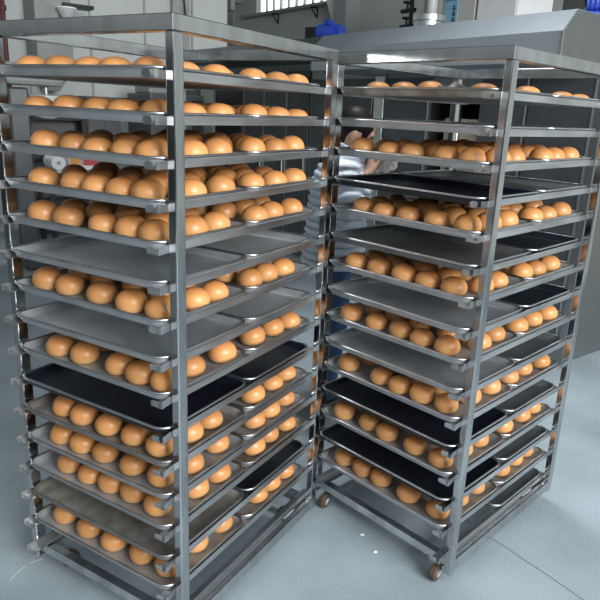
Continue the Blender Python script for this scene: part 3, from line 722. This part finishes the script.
# ------------------------------------------------------------------ the worker between rack and oven
def remeshed(name, bm, m, parent, voxel, smooth_it=6):
    o = obj(name, bm, m, parent, True)
    md = o.modifiers.new('r', 'REMESH'); md.mode = 'VOXEL'; md.voxel_size = voxel; md.use_smooth_shade = True
    if smooth_it:
        s = o.modifiers.new('s', 'SMOOTH'); s.iterations = smooth_it; s.factor = 0.5
    dg = bpy.context.evaluated_depsgraph_get(); dg.update()
    me = bpy.data.meshes.new_from_object(o.evaluated_get(dg))
    o.modifiers.clear(); old = o.data; o.data = me; bpy.data.meshes.remove(old)
    if not me.materials: me.materials.append(m)
    for p in me.polygons: p.use_smooth = True
    return o
def ell(bm, c, r, seg=20, rot=None):
    n = bmesh.new(); bmesh.ops.create_uvsphere(n, u_segments=seg, v_segments=seg // 2 + 2, radius=1)
    for v in n.verts:
        p = Vector((v.co.x * r[0], v.co.y * r[1], v.co.z * r[2]))
        if rot: p = rot @ p
        v.co = p + Vector(c)
    merge(bm, n)
PM = Matrix.Translation((0.118 * BS, 3.22 * BS, 0)) @ Matrix.Rotation(R(-4), 4, 'Z') @ Matrix.Scale(BS, 4)
pr = thing('person', 'person in pale blue quilted jacket and jeans, head bowed, behind the right rack', 'person', PM.translation, R(-4)); pr.scale = (BS, BS, BS)
# local frame: +x = facing direction, +y = the person's left (away from the camera)
HC = Vector((0.070, 0.0, 1.515)); HR = Matrix.Rotation(R(24), 3, 'Y')
b = bmesh.new()
for s in (-1, 1):                                                   # legs, feet
    tube(b, [(0.0, s * 0.085, 0.86), (0.01, s * 0.09, 0.66), (0.02, s * 0.09, 0.47), (0.0, s * 0.088, 0.30), (-0.015, s * 0.085, 0.10), (-0.01, s * 0.085, 0.05)], [0.082, 0.072, 0.052, 0.05, 0.036, 0.036], 14)
    tube(b, [(-0.05, s * 0.085, 0.04), (0.05, s * 0.088, 0.04), (0.14, s * 0.095, 0.03)], [0.036, 0.04, 0.026], 12)
tube(b, [(0.0, 0, 0.80), (0.0, 0, 0.92), (0.0, 0, 1.05), (0.01, 0, 1.22), (0.02, 0, 1.34), (0.03, 0, 1.39)], [(0.10, 0.155), (0.10, 0.15), (0.095, 0.125), (0.10, 0.15), (0.085, 0.155), (0.05, 0.08)], 20)
tube(b, [(0.02, 0, 1.36), (0.045, 0, 1.44), (0.065, 0, 1.49)], [0.055, 0.05, 0.05], 14)
ell(b, HC, (0.098, 0.076, 0.112), 24, HR)
ell(b, HC + HR @ Vector((0.035, 0, -0.055)), (0.062, 0.056, 0.062), 18, HR)   # jaw
ell(b, HC + HR @ Vector((0.092, 0, -0.055)), (0.018, 0.024, 0.010), 12, HR)   # mouth
ell(b, HC + HR @ Vector((0.080, 0, -0.090)), (0.022, 0.024, 0.018), 12, HR)   # chin
tube(b, [HC + HR @ Vector((0.088, 0, 0.012)), HC + HR @ Vector((0.108, 0, -0.026)), HC + HR @ Vector((0.094, 0, -0.032))], [0.008, 0.013, 0.010], 10)
for s in (-1, 1):
    ell(b, HC + HR @ Vector((0.0, s * 0.076, -0.015)), (0.020, 0.009, 0.030), 12, HR)
    ell(b, HC + HR @ Vector((0.078, s * 0.034, 0.022)), (0.016, 0.022, 0.008), 12, HR)
    sh = Vector((0.02, s * 0.165, 1.335)); el = Vector((0.03, s * 0.21, 1.09)) if s > 0 else Vector((0.06, -0.215, 1.12))
    ha = Vector((0.150, s * 0.06, 1.315)) if s > 0 else Vector((0.150, -0.10, 1.325))
    tube(b, [sh, sh.lerp(el, 0.5), el, el.lerp(ha, 0.5), ha], [0.052, 0.046, 0.04, 0.035, 0.026], 14)
    dr = (ha - el).normalized(); sd_ = Vector((0, -s, 0)); nr = dr.cross(sd_).normalized()
    pc = ha + dr * 0.045
    tube(b, [ha - dr * 0.01, ha + dr * 0.03, ha + dr * 0.085], [(0.018, 0.028), (0.016, 0.038), (0.014, 0.038)], 12)
    for k, (off, ln) in enumerate(((-0.030, 0.058), (-0.010, 0.068), (0.010, 0.064), (0.030, 0.050))):
        p0 = ha + dr * 0.08 + sd_.cross(nr) * 0 + (sd_ * off)
        p1 = p0 + dr * ln * 0.5 + sd_ * 0.004; p2 = p1 + (dr * 0.35 + sd_ * 0.15 - nr * s * 0.75).normalized() * ln * 0.34; p3 = p2 + (-nr * s + sd_ * 0.2).normalized() * ln * 0.25
        tube(b, [p0, p1, p2, p3], [0.0092, 0.0085, 0.0078, 0.0065], 10)
    t0 = ha + dr * 0.025 + sd_ * 0.03
    tube(b, [t0, t0 + dr * 0.028 + sd_ * 0.022, t0 + dr * 0.055 + sd_ * 0.022, ], [0.011, 0.0095, 0.008], 10)
body = remeshed('body', b, SKIN, pr, 0.0065, 3)
b = bmesh.new()
for s in (-1, 1):
    ell(b, HC + HR @ Vector((0.088, s * 0.034, 0.012)), (0.009, 0.013, 0.008), 12, HR)
obj('eyes', b, mat('eye', (0.05, 0.03, 0.03), 0.2, var=0.1), pr, True)
b = bmesh.new()                                                     # hair: cap, fringe lock and low tail
ell(b, HC + HR @ Vector((-0.018, 0, 0.026)), (0.097, 0.083, 0.100), 24, HR)
ell(b, HC + HR @ Vector((-0.055, 0, -0.03)), (0.060, 0.076, 0.080), 20, HR)
for s in (-1, 1):
    tube(b, [HC + HR @ Vector((0.06, s * 0.066, 0.06)), HC + HR @ Vector((0.055, s * 0.082, 0.01)), HC + HR @ Vector((0.05, s * 0.082, -0.055))], [0.020, 0.012, 0.004], 10)
tube(b, [HC + Vector((-0.085, 0, -0.03)), HC + Vector((-0.125, -0.01, -0.09)), HC + Vector((-0.135, -0.03, -0.17)), HC + Vector((-0.125, -0.04, -0.27))], [0.042, 0.046, 0.040, 0.014], 14)
hair = remeshed('hair', b, HAIRM, pr, 0.008, 3)
def quilt(path, radii, per, amp, seg=24):
    """dense rings with puffed bands"""
    bm_ = bmesh.new(); P_ = [Vector(p) for p in path]; n = len(P_); L_ = [0]
    for i in range(1, n): L_.append(L_[-1] + (P_[i] - P_[i - 1]).length)
    N = int(L_[-1] / per * 8); pts = []; rr = []
    for k in range(N + 1):
        d = L_[-1] * k / N; i = 0
        while i < n - 2 and d > L_[i + 1]: i += 1
        t = (d - L_[i]) / max(1e-6, L_[i + 1] - L_[i]); p = P_[i].lerp(P_[i + 1], t)
        ra = radii[i][0] * (1 - t) + radii[i + 1][0] * t; rb = radii[i][1] * (1 - t) + radii[i + 1][1] * t
        a = amp * (abs(math.sin(math.pi * d / per)) ** 0.6 - 0.6)
        pts.append(p); rr.append((ra + a, rb + a))
    tube(bm_, pts, rr, seg); return bm_
b = quilt([(-0.01, 0, 0.83), (-0.005, 0, 0.95), (0.0, 0, 1.10), (0.01, 0, 1.25), (0.025, 0, 1.36), (0.04, 0, 1.42), (0.05, 0, 1.445)],
          [(0.165, 0.20), (0.16, 0.195), (0.152, 0.185), (0.150, 0.20), (0.115, 0.175), (0.085, 0.095), (0.078, 0.082)], 0.040, 0.022, 32)
for s in (-1, 1):
    sh = Vector((0.02, s * 0.165, 1.335)); el = Vector((0.03, s * 0.21, 1.09)) if s > 0 else Vector((0.06, -0.215, 1.12))
    ha = Vector((0.150, s * 0.06, 1.315)) if s > 0 else Vector((0.150, -0.10, 1.325))
    merge(b, quilt([sh + Vector((0, -s * 0.03, 0.01)), sh.lerp(el, 0.5), el, el.lerp(ha, 0.45), el.lerp(ha, 0.85)], [(0.085, 0.085), (0.080, 0.080), (0.074, 0.074), (0.064, 0.064), (0.050, 0.050)], 0.045, 0.016, 20))
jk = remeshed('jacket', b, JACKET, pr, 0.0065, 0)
b = bmesh.new()
tube(b, [(0, 0, 0.99), (0.0, 0, 0.90), (0.0, 0, 0.80)], [(0.115, 0.165), (0.118, 0.172), (0.10, 0.165)], 24)
for s in (-1, 1):
    tube(b, [(0.0, s * 0.085, 0.86), (0.01, s * 0.09, 0.66), (0.02, s * 0.09, 0.47), (0.0, s * 0.088, 0.30), (-0.012, s * 0.085, 0.09)], [0.098, 0.088, 0.072, 0.066, 0.058], 18)
remeshed('jeans', b, JEANS, pr, 0.010, 3)
for s in (-1, 1):
    b = bmesh.new()
    tube(b, [(-0.07, s * 0.085, 0.052), (0.0, s * 0.085, 0.056), (0.08, s * 0.09, 0.048), (0.155, s * 0.096, 0.038), (0.178, s * 0.098, 0.034)], [(0.050, 0.038), (0.056, 0.044), (0.046, 0.048), (0.036, 0.042), (0.02, 0.02)], 16)
    for v in b.verts: v.co.z = max(v.co.z, 0.002)
    obj('shoe', b, SHOE, pr, True)
b = bmesh.new()
n = bmesh.new(); bmesh.ops.create_icosphere(n, subdivisions=4, radius=1)
for v in n.verts:
    k = 1 + 0.22 * noise.noise(v.co * 3.1) + 0.10 * noise.noise(v.co * 8)
    v.co = Vector((v.co.x * 0.062 * k, v.co.y * 0.050 * k, v.co.z * 0.075 * k))
merge(b, n)
bag = obj('plastic_bag', b, CLEARBAG, None, True)
bag.location = PM @ Vector((0.235, -0.015, 1.40)); bag.scale = (BS, BS, BS)
tag(bag, "crinkled clear plastic bag held in the person's hands", 'bag')
